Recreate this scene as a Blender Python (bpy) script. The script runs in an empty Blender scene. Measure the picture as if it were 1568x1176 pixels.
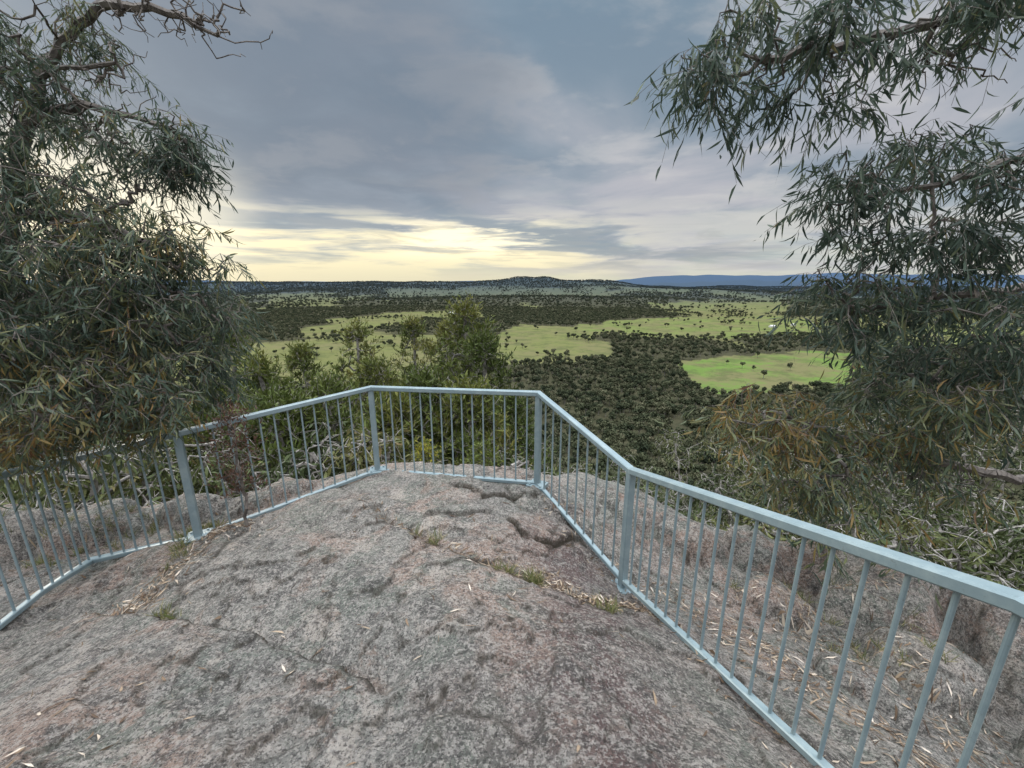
import bpy, math, numpy as np
rng=np.random.default_rng(11)
scene=bpy.context.scene
F=620.;CU=784.;CV=588.;PITCH=math.radians(14);CAMZ=1.6
cp,sp=math.cos(PITCH),math.sin(PITCH)
def ray(u,v):
    a=(u-CU)/F;b=(CV-v)/F;f=cp+b*sp
    return a/f,(b*cp-sp)/f
def pixel_to_world(u,v,d):  # world point for image pixel coordinates at a hand-picked forward depth
    t,e=ray(u,v);return np.array([t*d,d,CAMZ+e*d])
def onplain(u,v,zp=-120.):
    t,e=ray(u,v);d=(zp-CAMZ)/e;return (t*d,d)
def nrm(a):
    return a/np.maximum(np.linalg.norm(a,axis=-1,keepdims=True),1e-9)
def hsh(ix,iy,s):
    h=(ix.astype(np.int64)*374761393+iy.astype(np.int64)*668265263+s*982451653)&0x7fffffff
    h=((h^(h>>13))*1274126177)&0x7fffffff
    return ((h^(h>>16))&0xffff)/65535.
def vn(x,y,s=0):
    x=np.asarray(x,float);y=np.asarray(y,float)
    ix=np.floor(x);iy=np.floor(y);fx=x-ix;fy=y-iy
    fx=fx*fx*(3-2*fx);fy=fy*fy*(3-2*fy)
    a=hsh(ix,iy,s);b=hsh(ix+1,iy,s);c=hsh(ix,iy+1,s);d=hsh(ix+1,iy+1,s)
    return (a*(1-fx)+b*fx)*(1-fy)+(c*(1-fx)+d*fx)*fy
def fbm(x,y,s=0,o=4):
    r=0;a=.5;t=0
    for i in range(o):
        r=r+a*vn(x*2**i+i*17.3,y*2**i+i*5.1,s+i);t+=a;a*=.5
    return r/t-.5
def sst(a,b,x):
    t=np.clip((x-a)/(b-a),0,1);return t*t*(3-2*t)

# ---------- mesh helper ----------
def mkmesh(name,V,faces,mat=None,attrs=None,smooth=False):
    """faces: list of int arrays (n,k)"""
    V=np.asarray(V,np.float32)
    me=bpy.data.meshes.new(name)
    me.vertices.add(len(V));me.vertices.foreach_set("co",V.ravel())
    loops=np.concatenate([np.asarray(f).ravel() for f in faces]).astype(np.int32)
    tot=np.concatenate([np.full(len(f),np.asarray(f).shape[1]) for f in faces]).astype(np.int32)
    start=np.concatenate([[0],np.cumsum(tot)[:-1]]).astype(np.int32)
    me.loops.add(len(loops));me.loops.foreach_set("vertex_index",loops)
    me.polygons.add(len(tot));me.polygons.foreach_set("loop_start",start)
    try: me.polygons.foreach_set("loop_total",tot)
    except Exception: pass
    if attrs:
        for k,a in attrs.items():
            at=me.attributes.new(k,'FLOAT','POINT');at.data.foreach_set("value",np.asarray(a,np.float32))
    me.update(calc_edges=True)
    me.polygons.foreach_set("use_smooth",np.full(len(tot),smooth))
    if mat: me.materials.append(mat)
    return me
def addobj(name,me,parent=None,coll=None):
    o=bpy.data.objects.new(name,me);(coll or scene.collection).objects.link(o)
    if parent: o.parent=parent
    return o

# ---------- node helper ----------
class NT:
    def __init__(s,tree): s.t=tree;s.n=tree.nodes;s.l=tree.links
    def new(s,typ,ins=None,**kw):
        n=s.n.new(typ)
        for k,v in kw.items(): setattr(n,k,v)
        for k,v in (ins or {}).items():
            if isinstance(v,bpy.types.NodeSocket): s.l.new(v,n.inputs[k])
            else: n.inputs[k].default_value=v
        return n
    def m(s,op,a,b=None,c=None,clamp=False):
        ins={0:a}
        if b is not None: ins[1]=b
        if c is not None: ins[2]=c
        n=s.new('ShaderNodeMath',ins,operation=op);n.use_clamp=clamp
        return n.outputs[0]
    def mix(s,f,a,b,bt='MIX'):
        n=s.n.new('ShaderNodeMix');n.data_type='RGBA';n.blend_type=bt
        for i,v in ((0,f),(6,a),(7,b)):
            if isinstance(v,bpy.types.NodeSocket): s.l.new(v,n.inputs[i])
            else: n.inputs[i].default_value=v if i==0 else (v[0],v[1],v[2],1)
        return n.outputs[2]
    def rng(s,v,a,b,c=0.,d=1.,smooth=True):
        n=s.new('ShaderNodeMapRange',{0:v,1:a,2:b,3:c,4:d})
        if smooth: n.interpolation_type='SMOOTHSTEP'
        return n.outputs[0]
    def noise(s,vec,scale,detail=4.,rough=.55,dist=0.):
        return s.new('ShaderNodeTexNoise',{'Vector':vec,'Scale':scale,'Detail':detail,'Roughness':rough,'Distortion':dist}).outputs[0]
    def ramp(s,f,stops):
        n=s.new('ShaderNodeValToRGB',{0:f});e=n.color_ramp.elements
        while len(e)<len(stops): e.new(.5)
        for i,(p,c) in enumerate(stops): e[i].position=p;e[i].color=(c[0],c[1],c[2],1)
        return n.outputs[0]
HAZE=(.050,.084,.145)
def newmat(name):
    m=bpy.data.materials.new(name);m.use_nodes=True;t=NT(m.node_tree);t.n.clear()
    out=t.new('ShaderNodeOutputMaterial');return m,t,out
def hazed(t,col,scale=7500.,start=2000.):  # aerial haze painted into the base colour by distance from the world origin
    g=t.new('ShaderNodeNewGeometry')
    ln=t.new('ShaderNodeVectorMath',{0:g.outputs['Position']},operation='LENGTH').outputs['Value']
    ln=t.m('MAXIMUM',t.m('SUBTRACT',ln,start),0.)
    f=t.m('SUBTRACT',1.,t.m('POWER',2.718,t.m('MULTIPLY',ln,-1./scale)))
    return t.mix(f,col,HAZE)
def leafmat(name,stops,haze=False,trans=.25,rough=.5,rnd=0.):
    m,t,out=newmat(name)
    f=t.new('ShaderNodeAttribute',attribute_name='tint').outputs['Fac']
    if rnd:
        oi=t.new('ShaderNodeObjectInfo').outputs['Random']
        f=t.m('ADD',t.m('MULTIPLY',f,1-rnd),t.m('MULTIPLY',oi,rnd))
    c=t.ramp(f,stops)
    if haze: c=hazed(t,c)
    b=t.new('ShaderNodeBsdfPrincipled',{'Base Color':c,'Roughness':rough})
    b.inputs['Specular IOR Level'].default_value=.3 if not haze else .12
    s=b.outputs[0]
    if trans:
        tr=t.new('ShaderNodeBsdfTranslucent',{'Color':c})
        s=t.new('ShaderNodeMixShader',{0:trans,1:s,2:tr.outputs[0]}).outputs[0]
    t.l.new(s,out.inputs[0]);return m
def barkmat(name,a,b,haze=False):
    m,t,out=newmat(name)
    g=t.new('ShaderNodeNewGeometry').outputs['Position']
    c=t.mix(t.rng(t.noise(g,14.,5.,.6),.35,.65),a,b)
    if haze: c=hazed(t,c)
    bs=t.new('ShaderNodeBsdfPrincipled',{'Base Color':c,'Roughness':.85})
    t.l.new(bs.outputs[0],out.inputs[0]);return m

M_euc=leafmat('eucalypt_leaves',[(0,(.032,.052,.04)),(.4,(.068,.098,.068)),(.60,(.125,.145,.068)),(.80,(.21,.145,.045)),(1,(.15,.075,.04))],trans=.3)
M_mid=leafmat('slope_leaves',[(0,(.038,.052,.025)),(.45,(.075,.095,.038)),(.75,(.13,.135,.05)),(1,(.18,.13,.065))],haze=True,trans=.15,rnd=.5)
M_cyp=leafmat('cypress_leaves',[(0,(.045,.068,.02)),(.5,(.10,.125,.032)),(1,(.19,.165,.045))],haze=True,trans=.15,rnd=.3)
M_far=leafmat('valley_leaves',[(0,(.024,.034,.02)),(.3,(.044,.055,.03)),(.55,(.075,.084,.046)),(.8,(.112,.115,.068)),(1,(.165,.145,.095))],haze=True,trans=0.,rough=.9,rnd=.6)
M_red=leafmat('dead_leaves',[(0,(.06,.035,.025)),(1,(.14,.07,.045))])
M_yel=leafmat('wattle_leaves',[(0,(.06,.09,.02)),(.6,(.14,.17,.03)),(1,(.5,.42,.04))])
M_bark=barkmat('bark',(.06,.05,.045),(.16,.14,.12))
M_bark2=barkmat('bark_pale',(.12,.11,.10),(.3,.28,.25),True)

# ---------- plant geometry ----------
def tubes(P0,P1,R0,R1,k=5):
    P0=np.asarray(P0);P1=np.asarray(P1);n=len(P0)
    d=nrm(P1-P0);ref=np.where(np.abs(d[:,2:3])>.9,np.array([[1.,0,0]]),np.array([[0,0,1.]]))
    a=nrm(np.cross(d,ref));b=np.cross(d,a)
    th=np.arange(k)*2*np.pi/k
    ring=a[:,None]*np.cos(th)[None,:,None]+b[:,None]*np.sin(th)[None,:,None]
    V=np.concatenate([P0[:,None]+ring*np.asarray(R0)[:,None,None],P1[:,None]+ring*np.asarray(R1)[:,None,None]],1).reshape(-1,3)
    base=(np.arange(n)*2*k)[:,None];i=np.arange(k);j=(i+1)%k
    Fq=np.stack([base+i,base+j,base+k+j,base+k+i],-1).reshape(-1,4)
    return V,Fq
def leaves(p,d,L,W,curl=.25,r=rng):
    n=len(p);d=nrm(d)
    side=nrm(np.cross(d,r.normal(size=(n,3))));nn=np.cross(side,d)
    L=L[:,None];W=W[:,None]
    c1=r.normal(size=(n,1))*curl;c2=r.normal(size=(n,1))*curl
    def c(s): return p+d*L*s+nn*c1*L*s*s+side*c2*L*s*s
    v=[c(0.),c(.35)-side*W*.5,c(.35)+side*W*.5,c(.72)-side*W*.36,c(.72)+side*W*.36,c(1.)]
    V=np.stack(v,1).reshape(-1,3)
    b=(np.arange(n)*6)[:,None]
    T=np.stack([b+np.array(q) for q in ((0,1,2),(1,3,4),(1,4,2),(3,5,4))],1).reshape(-1,3)
    return V,T
def grow(limbs,targets,step=.15,wob=.06,sag=.1,r=rng):
    pos=[];par=[]
    for li,pl in enumerate(limbs):
        pl=[np.array(q,float) for q in pl]
        if li==0: pos.append(pl[0]);par.append(-1);last=0
        else:
            A=np.array(pos);last=int(np.argmin(((A-pl[0])**2).sum(1)))
        for a,b in zip(pl[:-1],pl[1:]):
            n=max(1,int(np.linalg.norm(b-a)/step))
            for i in range(1,n+1):
                q=a+(b-a)*i/n+r.normal(size=3)*wob*step*(i<n)
                pos.append(q);par.append(last);last=len(pos)-1
    A=np.zeros((len(pos)+len(targets)*60,3));A[:len(pos)]=pos;n0=len(pos);N=n0
    T=np.array(targets)
    dm=np.array([np.min(((A[:n0]-t)**2).sum(1)) for t in T])
    tips=np.zeros(len(T),int)
    for ti in np.argsort(dm):
        t=T[ti];d2=((A[:N]-t)**2).sum(1);j=int(np.argmin(d2));a=A[j].copy();D=math.sqrt(d2[j])
        n=min(40,max(2,int(D/step)));w=r.normal(size=3)*D*.12
        for i in range(1,n+1):
            s=i/n
            q=a+(t-a)*s+w*math.sin(math.pi*s)+np.array([0,0,sag*D*math.sin(math.pi*s)])+(r.normal(size=3)*wob*step if i<n else 0)
            A[N]=q;par.append(j);j=N;N+=1
            if N>=len(A)-50: A=np.vstack([A,np.zeros((4000,3))])
        tips[ti]=j
    return A[:N],np.array(par),tips
def wood(pos,par,tips,rt,rmax=.2,pw=.5,k=5):
    w=np.zeros(len(pos));w[tips]+=1
    for i in range(len(pos)-1,0,-1):
        if w[i]==0: w[i]=.5
        w[par[i]]+=w[i]
    R=np.minimum(rt*w**pw,rmax)
    c=np.arange(1,len(pos));p=par[1:]
    return tubes(pos[p],pos[c],np.minimum(R[p],R[c]*1.25),R[c],k)
def foliage(tips,tint,m=3,q=8,sl=.28,L=.12,W=.016,droop=.7,up=0.,curl=.25,twr=.0015,r=rng,jit=.4):
    N=len(tips);S=np.repeat(tips,m,0);ti=np.repeat(tint,m)
    d0=r.normal(size=(N*m,3));d0[:,2]=d0[:,2]*.6-.25+up*1.5;d0=nrm(d0)
    l=sl*(.5+r.random(N*m))[:,None];g=(droop*.6-up*.3)
    def pt(s): return S+d0*l*s+np.array([0,0,-1.])*g*l*s*s
    s3=[0,.35,.7,1.]
    E0=np.concatenate([pt(a) for a in s3[:-1]]);E1=np.concatenate([pt(a) for a in s3[1:]])
    TV,TF=tubes(E0,E1,np.full(len(E0),twr*1.1),np.full(len(E0),twr),3)
    P=[];D=[]
    for i in range(q):
        s=((i+.6)/q+r.random((N*m,1))*.1)
        tg=nrm(d0+np.array([0,0,-2.])*g*s)
        P.append(pt(s));D.append(nrm(tg*.55+r.normal(size=(N*m,3))*jit+np.array([0,0,-droop+up])))
    P=np.concatenate(P);D=np.concatenate(D);n=len(P)
    LL=L*(.55+.8*r.random(n));WW=W*(.6+.8*r.random(n))
    V,T=leaves(P,D,LL,WW,curl,r)
    tt=np.tile(ti,q)+r.normal(size=n)*.12
    return (TV,TF),(V,T,np.repeat(np.clip(tt,0,1),6))
def plant(name,woods,leafs,mw,ml,parent=None,coll=None):
    off=0;V=[];Q=[]
    for v,f in woods: V.append(v);Q.append(f+off);off+=len(v)
    nw=sum(len(q) for q in Q);nv=off
    TT=[];tint=[np.zeros(nv)]
    for v,f,t in leafs: V.append(v);TT.append(f+off);off+=len(v);tint.append(t)
    me=mkmesh(name,np.concatenate(V),Q+TT,mw,{'tint':np.concatenate(tint)})
    me.materials.append(ml)
    mi=np.ones(len(me.polygons),np.int32);mi[:nw]=0;me.polygons.foreach_set("material_index",mi)
    return addobj(name,me,parent,coll)

# ---------- fence layout ----------
def node(ut,vt,ub,vb,hf):
    t1,e1=ray(ut,vt);t2,e2=ray(ub,vb);d=hf/(e1-e2)
    return np.array([t1*d,d,CAMZ+e1*d]),np.array([t1*d,d,CAMZ+e2*d])
Nn={}
Nn['L0']=node(0,722,33,908,1.0)
Nn['K']=node(95,702,125,858,1.0)
Nn['P1']=node(270,660,302,822,1.0)
Nn['C1']=node(567,591,580,720,1.0)
Nn['C2']=node(825,599,827,740,1.0)
Nn['R1']=node(967,716,962,888,1.0)
Nn['R2']=node(1568,912,1469,1321,1.0)
def ext(a,b,k,dz=0):
    q=(Nn[b][0]+(Nn[b][0]-Nn[a][0])*k,Nn[b][1]+(Nn[b][1]-Nn[a][1])*k)
    for s in q: s[2]=(Nn[b][0] if s is q[0] else Nn[b][1])[2]+dz
    return q
Nn['R3']=ext('R1','R2',1.0,.1)
l0=Nn['L0'];Nn['L1']=(l0[0]+np.array([.5,-1.8,.1]),l0[1]+np.array([.5,-1.8,.1]))
order=['L1','L0','K','P1','C1','C2','R1','R2','R3']

# ---------- rock height ----------
ctl=[(0,0,0),(0,-2,.05),(-.5,2.5,-.30),(-1.5,2,-.30),(-.4,3.5,-.44),(.5,2,-.33),(-2.2,1,-.25),(2.2,4.0,-1.15),(3.4,3.4,-1.35),(4.3,2.5,-1.45),
     (2.3,1.5,-.85),(2.4,2.6,-1.05),(3,0,-.75),(-5.3,3.8,-.98),(-6,1,-1.),(-2.6,4.4,-.85),(.7,1.0,-.08),(-4,-1,-.5),(1.6,-2,0),(-1,1,-.12),(1.2,4.2,-.75),(-1.6,4.6,-.62),(.3,4.2,-.56)]
for k in order: b=Nn[k][1];ctl.append((b[0],b[1],b[2]-.055))
for a,b in zip(order[:-1],order[1:]):
    q=(Nn[a][1]+Nn[b][1])/2;ctl.append((q[0],q[1],q[2]-.05))
ctl=np.array(ctl,float)
def tpsk(r2): return .5*r2*np.log(np.maximum(r2,1e-9))
n=len(ctl);X=ctl[:,:2]
K=tpsk(((X[:,None]-X[None])**2).sum(-1))+np.eye(n)*.03
Pm=np.hstack([np.ones((n,1)),X]);A=np.zeros((n+3,n+3));A[:n,:n]=K;A[:n,n:]=Pm;A[n:,:n]=Pm.T
sol=np.linalg.solve(A,np.concatenate([ctl[:,2],np.zeros(3)]))
def tps(x,y):
    sh=np.shape(x);x=np.ravel(x);y=np.ravel(y);z=sol[n]+sol[n+1]*x+sol[n+2]*y
    for i in range(n): z=z+sol[i]*tpsk((x-X[i,0])**2+(y-X[i,1])**2)
    return z.reshape(sh)
edge=[(-14,2.2),(-9,3.4),(-5.3,4.1),(-2.7,4.6),(-1.5,4.75),(.4,4.3),(1.4,4.6),(2.3,4.3),(3.5,3.75),(4.5,2.9),(5.8,1.2),(7.,-2),(8,-8)]
boulders=[(-4.3,3.75,.45,.24),(-3.45,3.95,.4,.2),(-5.1,3.5,.5,.3),(-2.7,4.15,.45,.14),(-5.9,3.2,.6,.3),(3.25,3.15,.6,.40),(4.1,2.5,.6,.46),(2.55,3.6,.45,.28),(1.85,3.6,.38,.16),
          (3.0,2.35,.38,.22),(2.35,2.95,.3,.15),(3.5,1.6,.5,.3),(4.5,1.5,.7,.4),(1.35,3.85,.3,.12),(2.3,2.1,.26,.12)]
def sdist(x,y,pl):
    """distance to polyline, signed (+ = left of travel)"""
    best=np.full(np.shape(x),1e9);sg=np.zeros(np.shape(x));par=np.zeros(np.shape(x))
    for i,((ax,ay),(bx,by)) in enumerate(zip(pl[:-1],pl[1:])):
        dx,dy=bx-ax,by-ay;l2=dx*dx+dy*dy
        t=np.clip(((x-ax)*dx+(y-ay)*dy)/l2,0,1)
        qx=x-ax-t*dx;qy=y-ay-t*dy;d=np.hypot(qx,qy);s=np.sign(dx*qy-dy*qx)
        m=d<best;best=np.where(m,d,best);sg=np.where(m,s,sg);par=np.where(m,i+t,par)
    return best,sg,par/(len(pl)-1)
def rock_hit(u,v):
    t,e=ray(u,v);d=2.
    for _ in range(30):
        z=float(tps(np.array([t*d]),np.array([d]))[0]);d=.5*d+.5*(z-CAMZ)/e
    return (t*d,d)
ledges=[([(-40,985),(60,955),(150,942),(260,955),(380,972),(470,1000),(560,1035),(600,1062)],-.14),
        ([(345,850),(400,838),(470,824),(545,826),(600,806),(640,812)],-.11),
        ([(30,940),(120,905),(230,880),(330,850)],-.06),
        ([(440,770),(520,752),(570,762),(640,775)],-.05),
        ([(770,790),(800,830),(850,838),(890,822)],.045),
        ([(380,1176),(480,1120),(620,1085),(760,1100),(850,1160)],-.03),
        ([(680,745),(740,765),(790,760),(830,770)],.045),
        ([(640,795),(700,800),(760,790)],.03)]
ledges=[([rock_hit(*q) for q in pl],h) for pl,h in ledges]
cracks=[[(545,765),(610,800),(660,828),(740,858),(815,884),(880,905),(960,935),(1030,965)],[(250,925),(290,880),(330,850),(370,815),(430,790)],
        [(770,740),(800,780),(870,800),(905,840)]]
cracks=[[rock_hit(*q) for q in pl] for pl in cracks]
def rockz(x,y,fine=True):
    z=tps(np.clip(x,-7,5.5),np.clip(y,-3,5.2))
    wx=x+fbm(x*1.6,y*1.6,31,3)*.35;wy=y+fbm(x*1.6,y*1.6,37,3)*.35
    d,s,_=sdist(wx,wy,edge)
    o=np.where(s>0,d,0)
    z=z-.75*o**1.35*(1+.5*fbm(x*.9,y*.9,5,3))
    z=z+fbm(x*.55,y*.55,1,3)*.10+fbm(x*2.2,y*2.2,3,4)*.10
    out=np.clip(sst(1.35,2.0,x+.15*(y-1))+sst(-3.3,-4,x),0,1)
    z=z+(fbm(x*1.1,y*1.1,8,4)*.30)*out
    for bx_,by_,br_,bh_ in boulders:
        dd=np.hypot(x-bx_+fbm(x*2.5,y*2.5,14,3)*.45,(y-by_)*1.15+fbm(x*2.5,y*2.5,15,3)*.45)/br_
        z=z+bh_*np.sqrt(np.clip(1-dd**2.6,0,1))*1.25
    if fine:
        for pl,h in ledges:
            ww=fbm(x*5,y*5,51,3)*.08
            d,s,p=sdist(x+ww,y+ww*.7,pl)
            fall=np.clip(1-d/.55,0,1)**1.3*sst(0,.12,p)*sst(1,.88,p)
            z=z+h*fall*np.where(s>0,1,-0)*sst(0,.012,d)-.016*np.exp(-(d/.014)**2)*fall
        for pl in cracks:
            ww=fbm(x*4,y*4,61,3)*.16
            d,s,p=sdist(x+ww,y-ww,pl);fd=sst(0,.1,p)*sst(1,.9,p)*(.3+vn(x*3,y*3,66))
            z=z-(.03*np.exp(-(d/.06)**2)+.02*np.exp(-(d/.014)**2))*fd
        z=z+fbm(x*8,y*8,9,4)*.026
        # exfoliation plates
        pz=fbm(x*1.3+9,y*1.3,71,5)
        z=z+.022*sst(.03,.036,pz)+.022*sst(-.09,-.084,pz)
        # broken plates near the corner of the fence
        nn=np.clip(1.2-np.hypot(x-.1,(y-3.3))/1.1,0,1)
        q=vn(x*3.3+fbm(x*6,y*6,79,3),y*3.3,77)*5
        z=z+nn*.08*((np.floor(q)+sst(.85,1,q-np.floor(q)))/5-.4)
    return z
xs=np.unique(np.concatenate([np.arange(-14,-5,.12),np.arange(-5,-3,.03),np.arange(-3,2.4,.014),np.arange(2.4,5,.03),np.arange(5,9,.12)]))
ys=np.unique(np.concatenate([np.arange(-7,0,.15),np.arange(0,.5,.05),np.arange(.5,3.2,.012),np.arange(3.2,5.4,.022),np.arange(5.4,9.5,.12)]))
gx,gy=np.meshgrid(xs,ys);gz=rockz(gx,gy)
def gridfaces(nr,nc,wrap=False):
    i=np.arange(nr-1)[:,None];j=np.arange(nc if wrap else nc-1)[None];j2=(j+1)%nc
    return np.stack([i*nc+j,i*nc+j2,(i+1)*nc+j2,(i+1)*nc+j],-1).reshape(-1,4)
m,t,out=newmat('granite')
g=t.new('ShaderNodeNewGeometry').outputs['Position']
def sp_(scale,lo_,hi,k,det=5.,ro=.7,dist=0.): return t.m('MULTIPLY',t.rng(t.noise(g,scale,det,ro,dist),lo_,hi),k)
base=t.mix(sp_(.8,.46,.55,1.,6.,.62,.6),(.33,.32,.285),(.45,.335,.272))
base=t.mix(sp_(1.7,.49,.55,.9,9.,.7,.5),base,(.255,.275,.232))       # grey-green lichen
base=t.mix(sp_(2.9,.53,.58,.8,9.,.75,.3),base,(.60,.53,.46))         # pale weathered patches
base=t.mix(sp_(2.3,.57,.62,.5,9.,.72,.6),base,(.38,.235,.17))         # iron stain
st=t.new('ShaderNodeAttribute',attribute_name='stain').outputs['Fac']
stn=t.m('MULTIPLY',st,t.rng(t.noise(g,3.,9.,.75),.36,.54))
base=t.mix(t.m('MULTIPLY',stn,.9),base,(.165,.105,.10))
base=t.mix(sp_(3.6,.53,.58,.7,9.,.75,.3),base,(.17,.165,.15))
base=t.mix(sp_(9.,.54,.59,.65,9.,.75),base,(.09,.085,.08))
base=t.mix(sp_(19.,.51,.57,.48,6.,.75),base,(.68,.62,.56))
base=t.mix(sp_(33.,.52,.58,.55,5.,.75),base,(.10,.09,.088))
base=t.mix(sp_(60.,.53,.59,.5,3.,.7),base,(.76,.70,.63))
base=t.mix(sp_(85.,.55,.61,.7,2.,.7),base,(.06,.055,.05))
cr=t.new('ShaderNodeAttribute',attribute_name='crack').outputs['Fac']
base=t.mix(t.m('MULTIPLY',cr,t.rng(t.noise(g,9.,5.),.33,.5)),base,(.06,.05,.035))
h=t.m('ADD',t.m('MULTIPLY',t.noise(g,45.,5.,.7),.9),t.m('MULTIPLY',t.noise(g,7.,9.,.72),4.2))
bp=t.new('ShaderNodeBump',{'Strength':1.,'Distance':.055,'Height':h})
bs=t.new('ShaderNodeBsdfPrincipled',{'Base Color':base,'Roughness':.85,'Normal':bp.outputs[0]})
bs.inputs['Specular IOR Level'].default_value=.25
t.l.new(bs.outputs[0],out.inputs[0]);M_rock=m
stain_pl=[rock_hit(*q) for q in [(870,850),(920,930),(900,1040),(960,1176)]]
d,_,_=sdist(gx,gy,stain_pl);stain=np.clip(1.25-d/.5,0,1)
d,_,_=sdist(gx,gy,[rock_hit(700,1060),rock_hit(760,1176)]);stain=np.maximum(stain,np.clip(.9-d/.35,0,1)*.6)
dl,_,_=sdist(gx,gy,[(x[0]+.02,x[1]) for x in [Nn[k][1] for k in ('C2','R1','R2','R3')]]);stain=np.maximum(stain,np.clip(1-dl/.22,0,1)*.8)
crk=np.zeros_like(gx)
for pl in cracks:
    ww=fbm(gx*4,gy*4,61,3)*.16
    d,_,p=sdist(gx+ww,gy-ww,pl);crk=np.maximum(crk,.9*np.exp(-(d/.026)**2)*sst(0,.1,p)*sst(1,.9,p)*(.35+.65*vn(gx*4,gy*4,67)))
for pl,h in ledges:
    ww=fbm(gx*5,gy*5,51,3)*.08
    d,_,p=sdist(gx+ww,gy+ww*.7,pl);crk=np.maximum(crk,(1. if abs(h)>.03 else .6)*np.exp(-(d/.02)**2)*sst(0,.12,p)*sst(1,.88,p))
pz=fbm(gx*1.3+9,gy*1.3,71,5);crk=np.maximum(crk,.75*np.exp(-((pz-.032)/.005)**2));crk=np.maximum(crk,.75*np.exp(-((pz+.088)/.005)**2))
me=mkmesh('granite_outcrop',np.stack([gx,gy,gz],-1).reshape(-1,3),[gridfaces(len(ys),len(xs))],M_rock,{'stain':stain.ravel(),'crack':crk.ravel()},True)
addobj('granite_outcrop',me)

# ---------- terrain ----------
def terr(x,y):
    r=np.hypot(x,y)
    z=np.interp(r,[0,4,6,10,20,40,80,150,300,450,700,40000],[-3,-3.2,-4.6,-8.5,-16.5,-30,-52,-82,-111,-119,-121,-121])
    back=sst(.0,-.5,y/np.maximum(r,1));z=z*(1-back)+(-1.8)*back
    z=z+fbm(x/30,y/30,21,3)*5*sst(15,80,r)*(1-sst(400,800,r))
    z=z+fbm(x/700,y/700,23,3)*60*sst(700,2600,r)
    z=z+fbm(x/1600+5,y/1300,24,2)*90*sst(1500,3500,r)
    tt=x/np.maximum(y,1.);fr=sst(0,500,y)
    a1=125+fbm(tt*6,tt*0+3,25,4)*80;a1=a1*(1-.6*sst(.18,.45,tt))
    z=z+fr*a1*np.exp(-((y-5600)/1500)**2)
    z=z+fr*(34+10*vn(x/60,y/300,7))*sst(420,90,np.abs(x-.05*5600))*np.exp(-((y-5600)/500)**2)
    z=z+fr*25*sst(1500,300,np.abs(x-500))*np.exp(-((y-5600)/900)**2)
    a2=(370+fbm(tt*4,tt*0+8,27,5)*210)*sst(.10,.5,tt)+150*(1-sst(.10,.5,tt))+70*sst(-.35,-.9,tt)
    z=z+fr*a2*np.exp(-((y-12500)/2600)**2)
    z=z+fr*175*(sst(.2,.5,tt))*(.6+fbm(tt*8,tt*0,28,3))*np.exp(-((y-8500)/900)**2)
    return z
G=[[(1035,552),(1120,547),(1200,540),(1300,536),(1320,562),(1240,594),(1110,608),(1062,590)],
   [(738,522),(800,495),(890,501),(935,525),(940,551),(860,554),(750,558)],
   [(870,499),(950,487),(1190,482),(1275,500),(1250,513),(1010,517),(915,513)],
   [(250,552),(370,527),(480,516),(600,512),(748,516),(765,548),(700,582),(540,594),(250,600)],
   [(405,457),(500,459),(525,474),(420,470)],[(590,452),(800,451),(900,453),(890,459),(700,460),(600,458)],
   [(985,466),(1100,463),(1205,469),(1205,479),(1030,475)],[(590,478),(690,473),(770,480),(700,489),(600,487)],
   [(1300,500),(1568,497),(1568,540),(1350,530)]]
G=[[onplain(*q) for q in pl] for pl in G]
def inpoly(x,y,pl):
    c=np.zeros(np.shape(x),bool)
    for (ax,ay),(bx,by) in zip(pl,pl[1:]+pl[:1]):
        c^=((ay>y)!=(by>y))&(x<(bx-ax)*(y-ay)/(by-ay+1e-12)+ax)
    return c
def cover(x,y):
    r=np.hypot(x,y);w=.045*r
    wx=x+fbm(x/(70),y/(70),41,4)*np.minimum(w*1.4,90);wy=y+fbm(x/70,y/70,43,4)*np.minimum(w*2.4,150)
    nz=fbm(x/420,y/650,45,4)
    f=np.where(r<760,1.,sst(-.11,-.07,nz))
    f=np.where(r>2400,sst(-.09,-.06,nz),f)
    f=np.where((r>4600),sst(-.2,-.16,nz),f)
    f=np.where((r>7000),1.,f)
    gr=np.zeros(np.shape(x))
    for i,pl in enumerate(G):
        k=inpoly(wx,wy,pl);f=np.where(k,0.,f)
        gr=np.where(k,[1.,.45,.7,.4,.3,.3,.5,.4,.6][i],gr)
    gr=np.where(gr==0,.15+.35*vn(x/500,y/700,49),gr)
    return f,gr
ang=np.radians(np.unique(np.concatenate([np.arange(-180,-66,6.),np.arange(-66,66,.27),np.arange(66,180,6.)])))
rr=np.concatenate([[.5,2,3],np.geomspace(4,30000,500)])
A2,R2=np.meshgrid(ang,rr);tx=R2*np.sin(A2);ty=R2*np.cos(A2);tz=terr(tx,ty)
fo,gr=cover(tx,ty)
m,t,out=newmat('ground')
g=t.new('ShaderNodeNewGeometry').outputs['Position']
af=t.new('ShaderNodeAttribute',attribute_name='forest').outputs['Fac'];ag=t.new('ShaderNodeAttribute',attribute_name='green').outputs['Fac']
grass=t.ramp(ag,[(0,(.085,.083,.045)),(.4,(.118,.125,.05)),(.75,(.118,.148,.048)),(1,(.10,.155,.04))])
grass=t.mix(t.rng(t.noise(g,.010,8.,.75),.42,.58),grass,(.125,.12,.058))
grass=t.mix(t.m('MULTIPLY',t.rng(t.noise(g,.03,8.,.78),.48,.58),.65),grass,(.07,.082,.036))
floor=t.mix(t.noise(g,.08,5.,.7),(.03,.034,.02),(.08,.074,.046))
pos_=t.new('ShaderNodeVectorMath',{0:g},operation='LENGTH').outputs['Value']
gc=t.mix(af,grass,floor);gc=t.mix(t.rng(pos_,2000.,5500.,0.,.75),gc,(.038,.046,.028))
c=hazed(t,gc)
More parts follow.
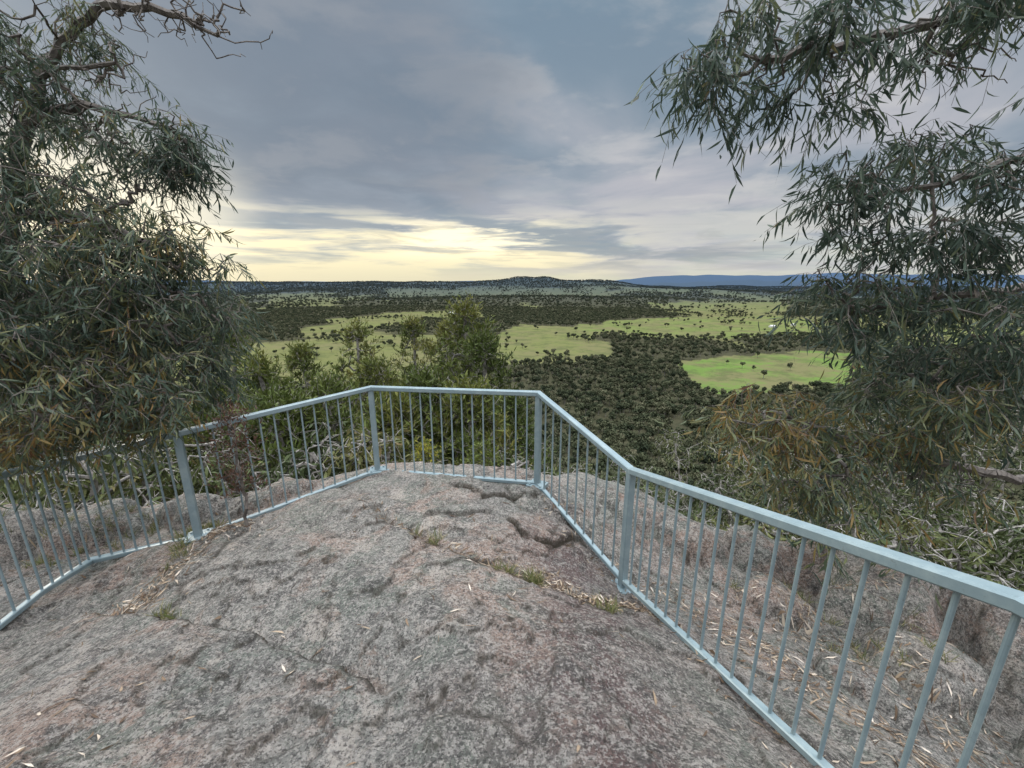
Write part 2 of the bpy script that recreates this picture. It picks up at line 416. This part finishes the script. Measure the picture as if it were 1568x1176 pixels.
bs=t.new('ShaderNodeBsdfPrincipled',{'Base Color':c,'Roughness':1.});bs.inputs['Specular IOR Level'].default_value=0.
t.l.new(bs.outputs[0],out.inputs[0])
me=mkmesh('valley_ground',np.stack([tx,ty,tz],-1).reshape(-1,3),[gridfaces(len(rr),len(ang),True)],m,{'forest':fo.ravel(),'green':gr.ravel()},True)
addobj('valley_ground',me)

# ---------- tree sources ----------
def src_coll(n): return bpy.data.collections.new(n)
C_hi=src_coll('eucalypt_sources');C_lo=src_coll('distant_tree_sources')
def euc_hi(name,H,seed,coll,mat=M_mid,tips=140,lf=1.,low=.28):
    r=np.random.default_rng(seed);lean=r.normal(size=2)*.06*H
    limbs=[[(0,0,-1),(lean[0]*.4,lean[1]*.4,H*.35),(lean[0],lean[1],H*.7),(lean[0]*1.2,lean[1]*1.2,H*.93)]]
    bl=[]
    for i in range(7):
        a=i*2.4+r.random();z=H*(low+.1+.6*i/7);R=H*.22*(1-.4*i/7)
        e=(math.cos(a)*R,math.sin(a)*R,z+H*.16)
        limbs.append([(lean[0]*.6,lean[1]*.6,z*.8),e]);bl.append((e,H*.13*(1.1-.3*r.random())))
    bl.append(((lean[0],lean[1],H*.86),H*.13))
    T=[]
    for i in range(tips):
        c,R=bl[r.integers(len(bl))];v=nrm(r.normal(size=3))*R*r.random()**.4;T.append(np.array(c)+v*np.array([1,1,.85]))
    pos,par,tp=grow(limbs,T,step=.5,wob=.15,sag=.05,r=r)
    w=wood(pos,par,tp,.012,.2,.5,5)
    tint=.1+.6*np.array([vn(p[0],p[2]*1.3,seed) for p in pos[tp]])
    tw,lv=foliage(pos[tp],tint,m=4,q=7,sl=.55*lf,L=.3*lf,W=.085*lf,droop=.45,twr=.006,r=r)
    return plant(name,[w,tw],[lv],M_bark2,mat,coll=coll)
for i in range(4): euc_hi('eucalypt_source.%d'%i,10.,100+i,C_hi)
def lo(name,seed,H=10.):
    r=np.random.default_rng(seed);nb=r.integers(4,8);P=[];D=[];tt=[];E0=[(0,0,-1)];E1=[(0,0,H*.55)]
    for i in range(nb):
        a=r.random()*6.28;R=r.random()**.6*2.4;c=np.array([math.cos(a)*R,math.sin(a)*R,H*(.5+.3*r.random())]);s=1.3+r.random()*1.0
        E0.append((0,0,H*.3));E1.append(tuple(c))
        k=60;v=nrm(r.normal(size=(k,3)));P.append(c+v*np.array([s,s,s*.8])*(.5+.5*r.random((k,1))));D.append(nrm(r.normal(size=(k,3))+v*.5))
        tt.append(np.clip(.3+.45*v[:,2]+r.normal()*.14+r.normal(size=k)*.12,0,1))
    P=np.concatenate(P);D=np.concatenate(D);k=len(P)
    V,T=leaves(P-D*.5,D,.9+.5*r.random(k),.45+.4*r.random(k),.3,r)
    w=tubes(E0,E1,[.28]+[.17]*nb,[.2]+[.07]*nb,4)
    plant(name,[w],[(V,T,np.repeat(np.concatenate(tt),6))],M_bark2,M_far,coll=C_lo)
for i in range(6): lo('distant_tree_source.%d'%i,200+i)

def instancer(name,P,S,R,I,coll):
    me=bpy.data.meshes.new(name);me.vertices.add(len(P));me.vertices.foreach_set("co",np.asarray(P,np.float32).ravel())
    for nme,typ,arr in (('scl','FLOAT',S),('rz','FLOAT',R)):
        a=me.attributes.new(nme,typ,'POINT');a.data.foreach_set("value",np.asarray(arr,np.float32))
    a=me.attributes.new('idx','INT','POINT');a.data.foreach_set("value",np.asarray(I,np.int32))
    me.update();o=addobj(name,me)
    ng=bpy.data.node_groups.new(name+'_nodes','GeometryNodeTree')
    ng.interface.new_socket('Geometry',in_out='INPUT',socket_type='NodeSocketGeometry')
    ng.interface.new_socket('Geometry',in_out='OUTPUT',socket_type='NodeSocketGeometry')
    t=NT(ng);gi=t.new('NodeGroupInput');go=t.new('NodeGroupOutput')
    ci=t.new('GeometryNodeCollectionInfo');ci.inputs['Collection'].default_value=coll
    ci.inputs['Separate Children'].default_value=True;ci.inputs['Reset Children'].default_value=True
    def na(nm,ty):
        q=t.new('GeometryNodeInputNamedAttribute');q.data_type=ty;q.inputs['Name'].default_value=nm;return q.outputs['Attribute']
    cx=t.new('ShaderNodeCombineXYZ',{2:na('rz','FLOAT')})
    ip=t.new('GeometryNodeInstanceOnPoints',{'Points':gi.outputs[0],'Instance':ci.outputs[0],'Pick Instance':True,'Instance Index':na('idx','INT'),'Rotation':cx.outputs[0],'Scale':na('scl','FLOAT')})
    t.l.new(ip.outputs[0],go.inputs[0])
    md=o.modifiers.new('instances','NODES');md.node_group=ng
    return o
def scatter(nm,r0,r1,spacing,hw,s0,s1,coll,k,dens=1.,scat=.0,pw=1.):
    area=math.radians(2*hw)/2*(r1*r1-r0*r0);N=int(area/spacing**2)
    r=np.sqrt(rng.random(N)*(r1*r1-r0*r0)+r0*r0);a=np.radians((rng.random(N)*2-1)*hw)
    x=r*np.sin(a);y=r*np.cos(a);f,gq=cover(x,y)
    # open patches between the crowns; paddock trees stand in loose groups
    clump=sst(.10,.22,fbm(x/70+3,y/110,93,3))*(gq<.95)+.08*sst(.12,.22,fbm(x/50+9,y/80,94,3))
    if r0>2000: clump=np.maximum(clump,sst(.0,.12,fbm(x/200+3,y/260,95,3)))
    keep=(rng.random(N)<f*dens*np.clip(1.25+2.8*fbm(x/45,y/60,91,3),.1,1))|(rng.random(N)<scat*.3*(gq<.95)+clump*.5*(f<.5))
    x=x[keep];y=y[keep];M=len(x)
    return x,y,terr(x,y),s0+(s1-s0)*rng.random(M)**pw,rng.random(M)*6.28,rng.integers(0,k,M)
S=[scatter('h',24,110,5.2,66,.6,1.05,C_hi,4)]
c=[np.concatenate(q) for q in zip(*S)]
instancer('hillside_forest',np.stack(c[:3],-1),c[3],c[4],c[5],C_hi)
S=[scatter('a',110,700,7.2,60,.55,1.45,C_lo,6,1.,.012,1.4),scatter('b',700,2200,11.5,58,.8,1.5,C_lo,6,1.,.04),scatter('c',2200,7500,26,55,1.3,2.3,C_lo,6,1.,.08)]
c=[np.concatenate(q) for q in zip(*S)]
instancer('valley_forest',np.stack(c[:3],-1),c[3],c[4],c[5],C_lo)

# ---------- individual slope trees ----------
def cypress(name,u,v,d,seed,wide=.24,mat=M_cyp,nt=330,H=None):
    p=pixel_to_world(u,v,d);gz=float(terr(p[0],p[1]));H=p[2]-gz
    r=np.random.default_rng(seed);T=[];limbs=[[(0,0,-.5),(r.normal()*.15,r.normal()*.15,H*.55),(0,0,H*.97)]]
    for i in range(nt):
        s=r.random()**.8;z=H*(.15+.85*s);R=H*wide*(1-s)**.65*(.35+.75*r.random()**.6)*(.75+.5*vn(z*1.4,i%7*3.1,seed))+.08
        a=r.random()*6.28;T.append((math.cos(a)*R,math.sin(a)*R,z+R*.45))
    pos,par,tp=grow(limbs,T,step=.4,wob=.1,sag=-.05,r=r);w=wood(pos,par,tp,.009,.16,.5,5)
    tint=.1+.8*np.array([vn(q[0]*1.5+3,q[2]*1.7,seed) for q in pos[tp]])
    tw,lv=foliage(pos[tp],tint,m=4,q=8,sl=.34,L=.17,W=.04,droop=.0,up=.55,twr=.004,r=r,jit=.5)
    o=plant(name,[w,tw],[lv],M_bark2,mat);o.location=(p[0],p[1],gz)
for i,(u,v,d,w) in enumerate([(712,474,14,.21),(688,503,16,.18),(740,525,12.5,.19),(545,502,16,.16),(632,496,18,.14),(462,540,15,.17),(575,562,13,.2),(345,505,14,.2),(395,560,12,.22),(650,590,10,.26),(500,600,10,.26),(780,620,11,.22),(420,620,9,.28),(330,600,10,.26),(600,625,9,.25),(720,605,9.5,.25)]):
    cypress('cypress_pine' if i==0 else 'cypress_pine.%03d'%i,u,v,d,300+i,w)
def euc_at(name,u,v,d,seed,lf=.6,tips=200,mat=M_mid,low=.1):
    p=pixel_to_world(u,v,d);gz=float(terr(p[0],p[1]));o=euc_hi(name,p[2]-gz,seed,scene.collection,mat,tips,lf,low);o.location=(p[0],p[1],gz)
for i,(u,v,d) in enumerate([(30,640,8),(140,655,7),(230,645,8.5),(300,640,7.5),(470,655,7.5),(560,660,7),(0,560,10),(180,600,11),(850,690,16),(900,710,15),(980,700,20),(1070,660,24),(1010,750,12),(1150,730,13),(1260,700,13),(1130,810,8),(1250,800,8),(1380,760,8.5),(1480,700,10),(1500,820,7),(1560,760,8),(1340,640,16),(1450,600,18),(1560,590,16),(1180,660,22),(680,690,8),(790,690,8.5)]):
    euc_at('eucalyptus_tree' if i==0 else 'eucalyptus_tree.%03d'%i,u,v,d,400+i)

# ---------- overhanging gums ----------
def gum(name,limbs,blobs,seed,bare=(),dens=1.,L=.115,W=.017,sl=.24,q=8,m_=3,ns=9,spr=.13,droop=.75,jit=.45):
    """blobs: u,v,d,ru,rv,rd,n,tint"""
    r=np.random.default_rng(seed);T=[];ti=[]
    for (u,v,d,ru,rv,rd,nn,tn) in blobs:
        nn=max(4,int(nn*dens))
        c=pixel_to_world(u,v,d);k=max(3,nn//ns)
        sub=nrm(r.normal(size=(k,3)))*(r.random((k,1))**.35)
        for i in range(nn):
            o=sub[i%k]+r.normal(size=3)*spr
            T.append(c+o*np.array([ru/F*d,rd,rv/F*d]));ti.append(tn+r.normal()*.09+.10*o[2])
    nl=len(T)
    for (u,v,d,ru,rv,rd,nn) in bare:
        c=pixel_to_world(u,v,d)
        for i in range(nn): T.append(c+nrm(r.normal(size=3))*r.random()*np.array([ru/F*d,rd,rv/F*d]))
    pos,par,tp=grow([[pixel_to_world(*q) if len(q)==3 else np.array(q[1:]) for q in l] for l in limbs],T,step=.12,wob=.12,sag=.08,r=r)
    w=wood(pos,par,tp,.0026,.11,.5,6)
    tw,lv=foliage(pos[tp[:nl]],np.array(ti),m=m_,q=q,sl=sl,L=L,W=W,droop=droop,curl=.3,twr=.0014,r=r,jit=jit)
    return plant(name,[w,tw],[lv],M_bark,M_euc)
base=pixel_to_world(-60,900,4.2);base[2]=-3.2
gum('gum_tree',[[(0,)+tuple(base),(-40,760,4.0),(-10,560,4.0),(10,330,4.),(40,190,4.1),(85,60,4.2),(110,-150,4.3)],
    [(40,190,4.1),(130,160,4.0),(210,180,3.9),(270,200,3.8)],[(85,80,4.2),(150,10,4.1),(230,10,4.0),(300,40,4.0),(360,66,4.0)],
    [(60,110,4.1),(110,103,4.),(178,96,3.9)],
    [(10,330,4.),(120,330,3.7),(220,370,3.5),(270,410,3.5)],[(0,450,4.),(130,480,3.5),(250,500,3.4)],[(-10,560,4.),(100,580,3.2),(220,600,3.2)],
    [(85,60,4.2),(40,-20,3.6),(0,-60,3.2)]],
    [(35,60,4,80,80,.8,110,.38),(120,30,4,60,60,.4,18,.4),(30,200,3.8,80,80,.8,120,.35),(210,225,3.9,60,35,.3,60,.38),(268,218,3.8,30,45,.2,62,.28),
     (60,330,3.6,120,80,.8,180,.38),(180,380,3.4,90,60,.5,120,.42),(250,400,3.5,38,40,.3,36,.42),(90,470,3.3,150,80,.7,235,.40),(260,480,3.5,90,60,.4,100,.36),(320,520,3.7,45,65,.3,55,.36),
     (70,580,3.0,130,80,.6,185,.5),(225,580,3.3,110,60,.5,105,.45),(50,660,2.8,80,50,.3,66,.66),(190,635,3.,100,40,.3,46,.64),(-120,300,3.6,120,330,.8,140,.38)],
    501,bare=[(310,30,4,85,40,.4,130),(180,20,4,100,60,.3,80),(160,130,3.9,80,60,.3,50),(150,200,3.9,90,50,.3,50),(215,290,3.8,60,30,.2,40),(150,640,3.,150,50,.3,60)],dens=.80,ns=4,spr=.22,L=.10,W=.013,sl=.22,q=8,droop=.72,jit=.5)
rb=pixel_to_world(1750,900,4.6);rb[2]=-3.5
gum('gum_tree.001',[[(0,)+tuple(rb),(1740,760,4.4),(1720,560,4.2),(1700,330,4.),(1690,150,3.8),(1680,-60,3.6)],
    [(1690,60,3.7),(1568,14,3.3),(1450,28,3.2),(1340,55,3.1),(1200,90,3.1),(1100,120,3.1)],[(1600,20,3.4),(1500,-20,3.1),(1380,-30,3.),(1270,10,3.0)],
    [(1700,260,3.9),(1568,240,3.5),(1450,280,3.3),(1330,300,3.3)],[(1700,430,4.),(1560,440,3.6),(1420,460,3.5),(1290,480,3.5)],
    [(1740,760,4.4),(1500,722,3.8),(1330,680,3.6),(1180,630,3.5)],[(1735,700,4.3),(1550,600,3.8),(1350,570,3.6)]],
    [(1080,95,3.1,62,58,.25,36,.3),(1180,45,3.1,75,50,.3,34,.3),(1215,125,3.1,50,38,.3,26,.3),(1310,50,3.1,85,50,.4,44,.3),(1440,35,3.2,90,45,.4,38,.3),(1540,20,3.2,60,35,.4,22,.3),(1310,130,3.1,45,30,.2,14,.3),
     (1310,275,3.3,68,72,.3,54,.22),(1420,245,3.3,85,45,.4,48,.22),(1540,210,3.4,50,75,.5,54,.22),(1380,350,3.4,95,45,.3,48,.25),(1500,350,3.4,90,55,.4,64,.25),
     (1310,470,3.4,85,50,.4,72,.3),(1450,490,3.5,110,65,.5,130,.3),(1550,560,3.4,60,90,.5,80,.38),
     (1390,590,3.4,115,60,.5,100,.50),(1180,635,3.4,80,50,.4,84,.68),(1290,675,3.4,115,60,.5,110,.60),(1470,670,3.5,100,75,.5,80,.5),(1240,765,3.2,65,50,.3,42,.52),(1390,760,3.5,105,40,.4,32,.56),(1268,850,2.9,18,50,.08,8,.4),(1375,830,3.0,18,40,.08,5,.4)],
    502,bare=[(1400,730,3.6,180,50,.4,150),(1300,430,3.5,100,40,.3,50),(1180,100,3.1,130,60,.3,60),(1450,100,3.1,130,50,.3,50)],dens=.60,L=.12,W=.016,sl=.25,q=8,ns=4,spr=.22,droop=.75,jit=.48)

# ---------- fence ----------
FV=[];FF=[];fo_=0
def addf(V,Q):
    global fo_
    FV.append(np.asarray(V,float));FF.append(np.asarray(Q)+fo_);fo_+=len(V)
def prof(w,h,c):
    return [(-w/2+c,-h/2),(w/2-c,-h/2),(w/2,-h/2+c),(w/2,h/2-c),(w/2-c,h/2),(-w/2+c,h/2),(-w/2,h/2-c),(-w/2,-h/2+c)]
def sweep(P,w,h,c):
    P=[np.array(p) for p in P];pr=prof(w,h,c);V=[]
    for i,p in enumerate(P):
        a=P[i]-P[i-1] if i>0 else P[1]-P[0];b=P[i+1]-P[i] if i<len(P)-1 else a
        a=nrm(a[:2]);b=nrm(b[:2]);s=nrm(np.array([a[1]+b[1],-(a[0]+b[0])]));cs=max(.5,float(s@np.array([a[1],-a[0]])))
        for x,z in pr: V.append((p[0]+s[0]*x/cs,p[1]+s[1]*x/cs,p[2]+z))
    k=8;Q=[(i*k+j,i*k+(j+1)%k,(i+1)*k+(j+1)%k,(i+1)*k+j) for i in range(len(P)-1) for j in range(k)]
    for e in (0,(len(P)-1)*k):
        Q+=[(e,e+1,e+4,e+5),(e+1,e+2,e+3,e+4),(e+5,e+6,e+7,e)]
    addf(V,Q)
def post(p,z0,z1,w,yaw):
    pr=prof(w,w,.006);c,s=math.cos(yaw),math.sin(yaw)
    V=[(p[0]+x*c-y*s,p[1]+x*s+y*c,z) for z in (z0,z1) for x,y in pr]
    Q=[(j,(j+1)%8,8+(j+1)%8,8+j) for j in range(8)]+[(8,9,12,13),(9,10,11,12),(13,14,15,8)]
    addf(V,Q)
top=[Nn[k][0]-np.array([0,0,.024]) for k in order];bot=[Nn[k][1] for k in order]
sweep(top,.062,.048,.007);sweep(bot,.045,.04,.006)
posts=['L1','P1','C1','C2','R1','R3']
for k in posts:
    b=Nn[k][1];i=order.index(k);q=Nn[order[min(i+1,len(order)-1)]][0]-Nn[order[max(i-1,0)]][0]
    yaw=math.atan2(q[1],q[0]);zr=float(rockz(np.array([b[0]]),np.array([b[1]]))[0])
    post(b,min(b[2]-.03,zr-.03),Nn[k][0][2]-.04,.058,yaw)
    # base plate and bolts
    c,s=math.cos(yaw),math.sin(yaw)
    def bx(cx,cy,hw,hd,z0,z1):
        V=[(b[0]+(cx+x)*c-(cy+y)*s,b[1]+(cx+x)*s+(cy+y)*c,z) for z in (z0,z1) for x,y in ((-hw,-hd),(hw,-hd),(hw,hd),(-hw,hd))]
        addf(V,[(0,1,5,4),(1,2,6,5),(2,3,7,6),(3,0,4,7),(4,5,6,7),(3,2,1,0)])
    zz=zr+.014
    bx(0,0,.09,.085,zz-.03,zz+.010)
    for sx in (-.062,.062):
        for sy in (-.058,.058): bx(sx,sy,.009,.009,zz+.01,zz+.024)
for a,b in zip(posts[:-1],posts[1:]):
    ia,ib=order.index(a),order.index(b);seg=[(top[i],bot[i]) for i in range(ia,ib+1)]
    L=[0.]
    for p,q in zip(seg[:-1],seg[1:]): L.append(L[-1]+float(np.linalg.norm((q[0]-p[0])[:2])))
    nb=max(2,int(round(L[-1]/.118)));E0=[];E1=[]
    for i in range(1,nb):
        s=L[-1]*i/nb
        T=[np.interp(s,L,[q[0][c] for q in seg]) for c in range(3)];B=[np.interp(s,L,[q[1][c] for q in seg]) for c in range(3)]
        E0.append((T[0],T[1],B[2]+.012));E1.append((T[0],T[1],T[2]-.018))
    V,Q=tubes(E0,E1,np.full(len(E0),.0082),np.full(len(E0),.0082),10);addf(V,Q)
m,t,out=newmat('painted_steel')
g=t.new('ShaderNodeNewGeometry').outputs['Position']
c=t.mix(t.rng(t.noise(g,9.,5.,.7),.4,.7),(.20,.265,.285),(.26,.325,.335))
c=t.mix(t.m('MULTIPLY',t.rng(t.noise(g,60.,4.,.8),.60,.70),.5),c,(.13,.14,.13))
bp=t.new('ShaderNodeBump',{'Strength':.15,'Distance':.002,'Height':t.noise(g,250.,3.)})
bs=t.new('ShaderNodeBsdfPrincipled',{'Base Color':c,'Roughness':.45,'Metallic':.15,'Normal':bp.outputs[0]})
t.l.new(bs.outputs[0],out.inputs[0])
addobj('metal_safety_fence',mkmesh('metal_safety_fence',np.concatenate(FV),FF,m))

# ---------- litter, grass, shrubs ----------
def along(pl,N,sp):
    P=np.array(pl);i=rng.integers(0,len(P)-1,N);s=rng.random((N,1));return P[i]*(1-s)+P[i+1]*s+rng.normal(size=(N,2))*sp
lp=[along([rock_hit(*q) for q in [(170,935),(250,890),(320,830),(380,805)]],650,.07),along(cracks[0],350,.04),
    along([rock_hit(*q) for q in [(830,880),(900,915),(1000,940)]],350,.06),
    np.stack([1.35+rng.random(800)*1.9,.4+rng.random(800)*2.6],-1),along([(1.2,2.9),(1.6,2.3),(1.75,1.8),(1.9,1.2)],600,.12),along([(2.2,3.0),(2.6,2.3),(2.6,1.6)],500,.16),
    np.stack([-3.6+rng.random(300)*4.8,.7+rng.random(300)*3],-1),along([rock_hit(*q) for q in [(0,1150),(120,1150),(300,1140)]],16,.1),
    along([tuple(Nn[k][1][:2]) for k in ('C2','R1','R2')],200,.1),np.stack([-5+rng.random(300)*3,2.8+rng.random(300)*1.6],-1)]
lp=np.concatenate(lp);d=rng.normal(size=(len(lp),3));d[:,2]*=.15;z=rockz(lp[:,0],lp[:,1])
V,T=leaves(np.column_stack([lp,z+.008]),d,.03+.06*rng.random(len(lp)),.006+.009*rng.random(len(lp)),.25)
M_lit=leafmat('litter',[(0,(.07,.045,.03)),(.45,(.18,.125,.08)),(.8,(.34,.27,.19)),(1,(.55,.48,.40))],trans=0.,rough=.8)
zz=rockz(V[:,0],V[:,1])+.006+np.abs(V[:,2]-np.repeat(z+.008,6))*.6;V[:,2]=zz
addobj('leaf_litter',mkmesh('leaf_litter',V,[T],M_lit,{'tint':np.repeat(rng.random(len(lp)),6)}))
gp=[along([rock_hit(*q) for q in [(265,870),(300,820),(320,815)]],30,.06),along([rock_hit(*q) for q in [(810,878),(830,888)]],7,.025),along([rock_hit(*q) for q in [(630,820),(670,830)]],4,.02),
    along([rock_hit(*q) for q in [(250,925),(290,930)]],4,.03),along([rock_hit(*q) for q in [(925,935),(945,938)]],4,.02),along([rock_hit(*q) for q in [(760,868),(775,872)]],3,.02),
    along([(-4.8,3.1),(-4.2,3.6),(-3.6,3.7)],30,.15),along([(2.2,2.9),(2.9,2.2)],14,.2)]
gp=np.concatenate(gp);k=26;B=np.repeat(gp,k,0)+rng.normal(size=(len(gp)*k,2))*.018
d=rng.normal(size=(len(B),3))*.5;d[:,2]=1.
V,T=leaves(np.column_stack([B,rockz(B[:,0],B[:,1])-.005]),d,.04+.08*rng.random(len(B)),.003+.003*rng.random(len(B)),.35)
M_gr=leafmat('grass_blades',[(0,(.08,.10,.03)),(.5,(.15,.17,.06)),(1,(.33,.28,.15))])
addobj('grass_tufts',mkmesh('grass_tufts',V,[T],M_gr,{'tint':np.repeat(rng.random(len(B)),6)}))
def shrub(name,u,v0,vt,d,spread,nt,mat,seed,tn,**kw):
    r=np.random.default_rng(seed);b=pixel_to_world(u,v0,d);tp_=pixel_to_world(u,vt,d);H=tp_[2]-b[2];T=[]
    for i in range(nt):
        s=.25+.75*r.random();a=r.random()*6.28;R=spread*r.random()**.6*(.4+.6*math.sin(math.pi*min(1,s*.9)));T.append(b+np.array([math.cos(a)*R,math.sin(a)*R,H*s]))
    pos,par,tp=grow([[b-np.array([0,0,.3]),b+np.array([.02,0,H*.5]),b+np.array([0,.02,H*.9])]],T,step=.07,wob=.15,sag=-.03,r=r)
    w=wood(pos,par,tp,.0018,.02,.5,4);tw,lv=foliage(pos[tp],np.full(len(tp),tn),r=r,twr=.001,**kw)
    plant(name,[w,tw],[lv],M_bark,mat)
shrub('dry_shrub',378,800,632,3.3,.20,80,M_red,601,.5,m=3,q=4,sl=.10,L=.035,W=.012,droop=.0,up=.5)
shrub('wattle_shrub',655,715,680,4.95,.16,45,M_yel,602,.7,m=3,q=6,sl=.07,L=.04,W=.014,droop=.1,up=.3)
shrub('wattle_shrub.001',740,720,680,4.9,.2,50,M_yel,603,.4,m=3,q=6,sl=.08,L=.045,W=.014,droop=.1,up=.3)
shrub('low_shrub',190,800,770,4.2,.15,40,M_euc,604,.3,m=3,q=6,sl=.06,L=.03,W=.012,droop=.1,up=.2)

# ---------- farm sheds ----------
m,t,out=newmat('shed_roof');g=t.new('ShaderNodeNewGeometry').outputs['Position']
bs=t.new('ShaderNodeBsdfPrincipled',{'Base Color':t.mix(t.noise(g,.3),(.4,.4,.4),(.55,.55,.54)),'Roughness':.6});t.l.new(bs.outputs[0],out.inputs[0])
for i,(u,v,w) in enumerate([(690,478,26),(1183,499,16),(1215,497,12)]):
    x,y=onplain(u,v);z=float(terr(x,y));l=w;h=4;hd=w*.35
    V=[(-l/2,-hd,-2),(l/2,-hd,-2),(l/2,hd,-2),(-l/2,hd,-2),(-l/2,-hd,h),(l/2,-hd,h),(l/2,hd,h),(-l/2,hd,h),(-l/2,0,h+hd*.5),(l/2,0,h+hd*.5)]
    me=bpy.data.meshes.new('farm_shed');me.from_pydata(V,[],[(0,1,5,4),(1,2,6,9,5),(2,3,7,6),(3,0,4,8,7),(4,5,9,8),(6,7,8,9)]);me.materials.append(m)
    o=addobj('farm_shed' if i==0 else 'farm_shed.%03d'%i,me);o.location=(x,y,z)

# ---------- sky ----------
w=bpy.data.worlds.new("World");scene.world=w;w.use_nodes=True;t=NT(w.node_tree);t.n.clear()
out=t.new('ShaderNodeOutputWorld');D=t.new('ShaderNodeTexCoord').outputs['Generated']
sx=t.new('ShaderNodeSeparateXYZ',{0:D});x,y,z=sx.outputs;zp=t.m('MAXIMUM',z,0.)
den=t.m('ADD',zp,.10);pl=t.new('ShaderNodeCombineXYZ',{0:t.m('DIVIDE',x,den),1:t.m('DIVIDE',y,den),2:3.7}).outputs[0]
n1=t.noise(pl,.62,6.,.52,.35);n2=t.noise(pl,1.7,6.,.55,.3)
st=t.new('ShaderNodeCombineXYZ',{0:t.m('MULTIPLY',x,2.2),1:t.m('MULTIPLY',y,2.2),2:t.m('MULTIPLY',zp,20.)}).outputs[0]
n3=t.noise(st,1.3,6.,.55,.3);n4=t.noise(st,2.6,7.,.6,.5)
base=t.ramp(zp,[(0,(.60,.65,.62)),(.035,(.58,.645,.68)),(.09,(.39,.48,.60)),(.17,(.31,.38,.51)),(.32,(.24,.32,.445)),(.5,(.20,.30,.44)),(1,(.38,.42,.48))])
rt=t.rng(x,-.45,.10)
c=t.mix(t.m('MULTIPLY',t.m('MULTIPLY',t.rng(n1,.38,.58),.8),t.m('ADD',.15,t.m('MULTIPLY',rt,.85))),base,(.53,.54,.66))
c=t.mix(t.m('MULTIPLY',t.rng(n2,.48,.64),.42),c,(.66,.67,.75))
# heavy bank of dark cloud left of centre
dv=t.new('ShaderNodeVectorMath',{0:D,1:(-.36,.86,.30)},operation='DOT_PRODUCT').outputs['Value']
dk0=t.m('MULTIPLY',t.rng(t.m('ADD',dv,t.m('MULTIPLY',t.m('SUBTRACT',n2,.5),.22)),.86,.98),t.rng(zp,.10,.2))
c=t.mix(t.m('MULTIPLY',dk0,.62),c,(.16,.205,.30))
dk=t.m('MULTIPLY',t.rng(n1,.46,.30),t.rng(zp,.05,.2))
c=t.mix(t.m('MULTIPLY',dk,.4),c,(.19,.25,.37))
lowf=t.m('MULTIPLY',t.rng(zp,.24,.08),t.rng(n3,.42,.58))
c=t.mix(t.m('MULTIPLY',lowf,.6),c,(.68,.70,.72))
dkl=t.m('MULTIPLY',t.m('MULTIPLY',t.rng(zp,.2,.1),t.rng(zp,.02,.06)),t.rng(n3,.50,.38))
c=t.mix(t.m('MULTIPLY',dkl,.7),c,(.24,.31,.43))
# bright break in the cloud above the western horizon
band=t.m('MULTIPLY',t.rng(zp,.165,.09),t.rng(zp,-.01,.05))
azm=t.rng(x,.36,.02)
gl=t.m('MULTIPLY',t.m('MULTIPLY',band,azm),t.rng(n3,.42,.55,.05,1.))
c=t.mix(gl,c,(1.08,1.0,.76))
# brightest rifts, low over the horizon
core=t.new('ShaderNodeVectorMath',{0:D,1:(-.10,.99,.10)},operation='DOT_PRODUCT').outputs['Value']
c=t.mix(t.m('MULTIPLY',t.m('MULTIPLY',t.m('MULTIPLY',t.rng(core,.965,1.),t.rng(zp,.155,.11)),t.rng(zp,.04,.08)),t.m('MULTIPLY',t.rng(n4,.44,.58),.9)),c,(1.35,1.26,1.02))
c=t.mix(t.m('MULTIPLY',t.m('MULTIPLY',band,t.rng(n4,.50,.40)),.35),c,(.42,.45,.50))
warm=t.m('MULTIPLY',t.m('MULTIPLY',t.rng(zp,.09,.0),t.rng(x,.6,-.2)),.7)
c=t.mix(warm,c,(.86,.82,.62))
sd=(-math.sin(math.radians(50))*.95,math.cos(math.radians(50))*.95,.30)
sv=tuple(np.array([-math.sin(math.radians(46))*.985,math.cos(math.radians(46))*.985,.15]))
dp=t.new('ShaderNodeVectorMath',{0:D,1:sv},operation='DOT_PRODUCT').outputs['Value']
c=t.mix(t.m('MULTIPLY',t.m('MULTIPLY',t.rng(dp,.95,1.),t.rng(zp,.28,.12)),.8),c,(1.35,1.28,1.08))
br=t.rng(z,.50,.90,1.,11.)
c=t.mix(1.,c,t.new('ShaderNodeCombineXYZ',{0:t.m('MULTIPLY',br,1.04),1:br,2:t.m('MULTIPLY',br,.88)}).outputs[0],'MULTIPLY')
sky=t.new('ShaderNodeTexSky');sky.sky_type='NISHITA';sky.sun_disc=False;sky.sun_elevation=math.radians(18);sky.sun_rotation=math.radians(-50)
b1=t.new('ShaderNodeBackground',{0:sky.outputs[0],1:.08});b2=t.new('ShaderNodeBackground',{0:c,1:1.})
mx=t.new('ShaderNodeMixShader',{0:.95,1:b1.outputs[0],2:b2.outputs[0]});t.l.new(mx.outputs[0],out.inputs[0])
L=bpy.data.lights.new('sun','SUN');L.energy=1.5;L.angle=math.radians(12);L.color=(1.,.92,.80)
lo_=bpy.data.objects.new('sun',L);scene.collection.objects.link(lo_)
from mathutils import Vector
lo_.rotation_euler=Vector(sd).to_track_quat('Z','Y').to_euler()

cam=bpy.data.cameras.new('camera');cam.sensor_width=36;cam.lens=F/1568*36;cam.clip_start=.05;cam.clip_end=60000
co=bpy.data.objects.new('camera',cam);scene.collection.objects.link(co);co.location=(0,0,CAMZ);co.rotation_euler=(math.radians(90)-PITCH,0,0)
scene.camera=co
scene.view_settings.view_transform='Standard'
try: scene.view_settings.look='None'
except Exception: pass
scene.view_settings.exposure=0
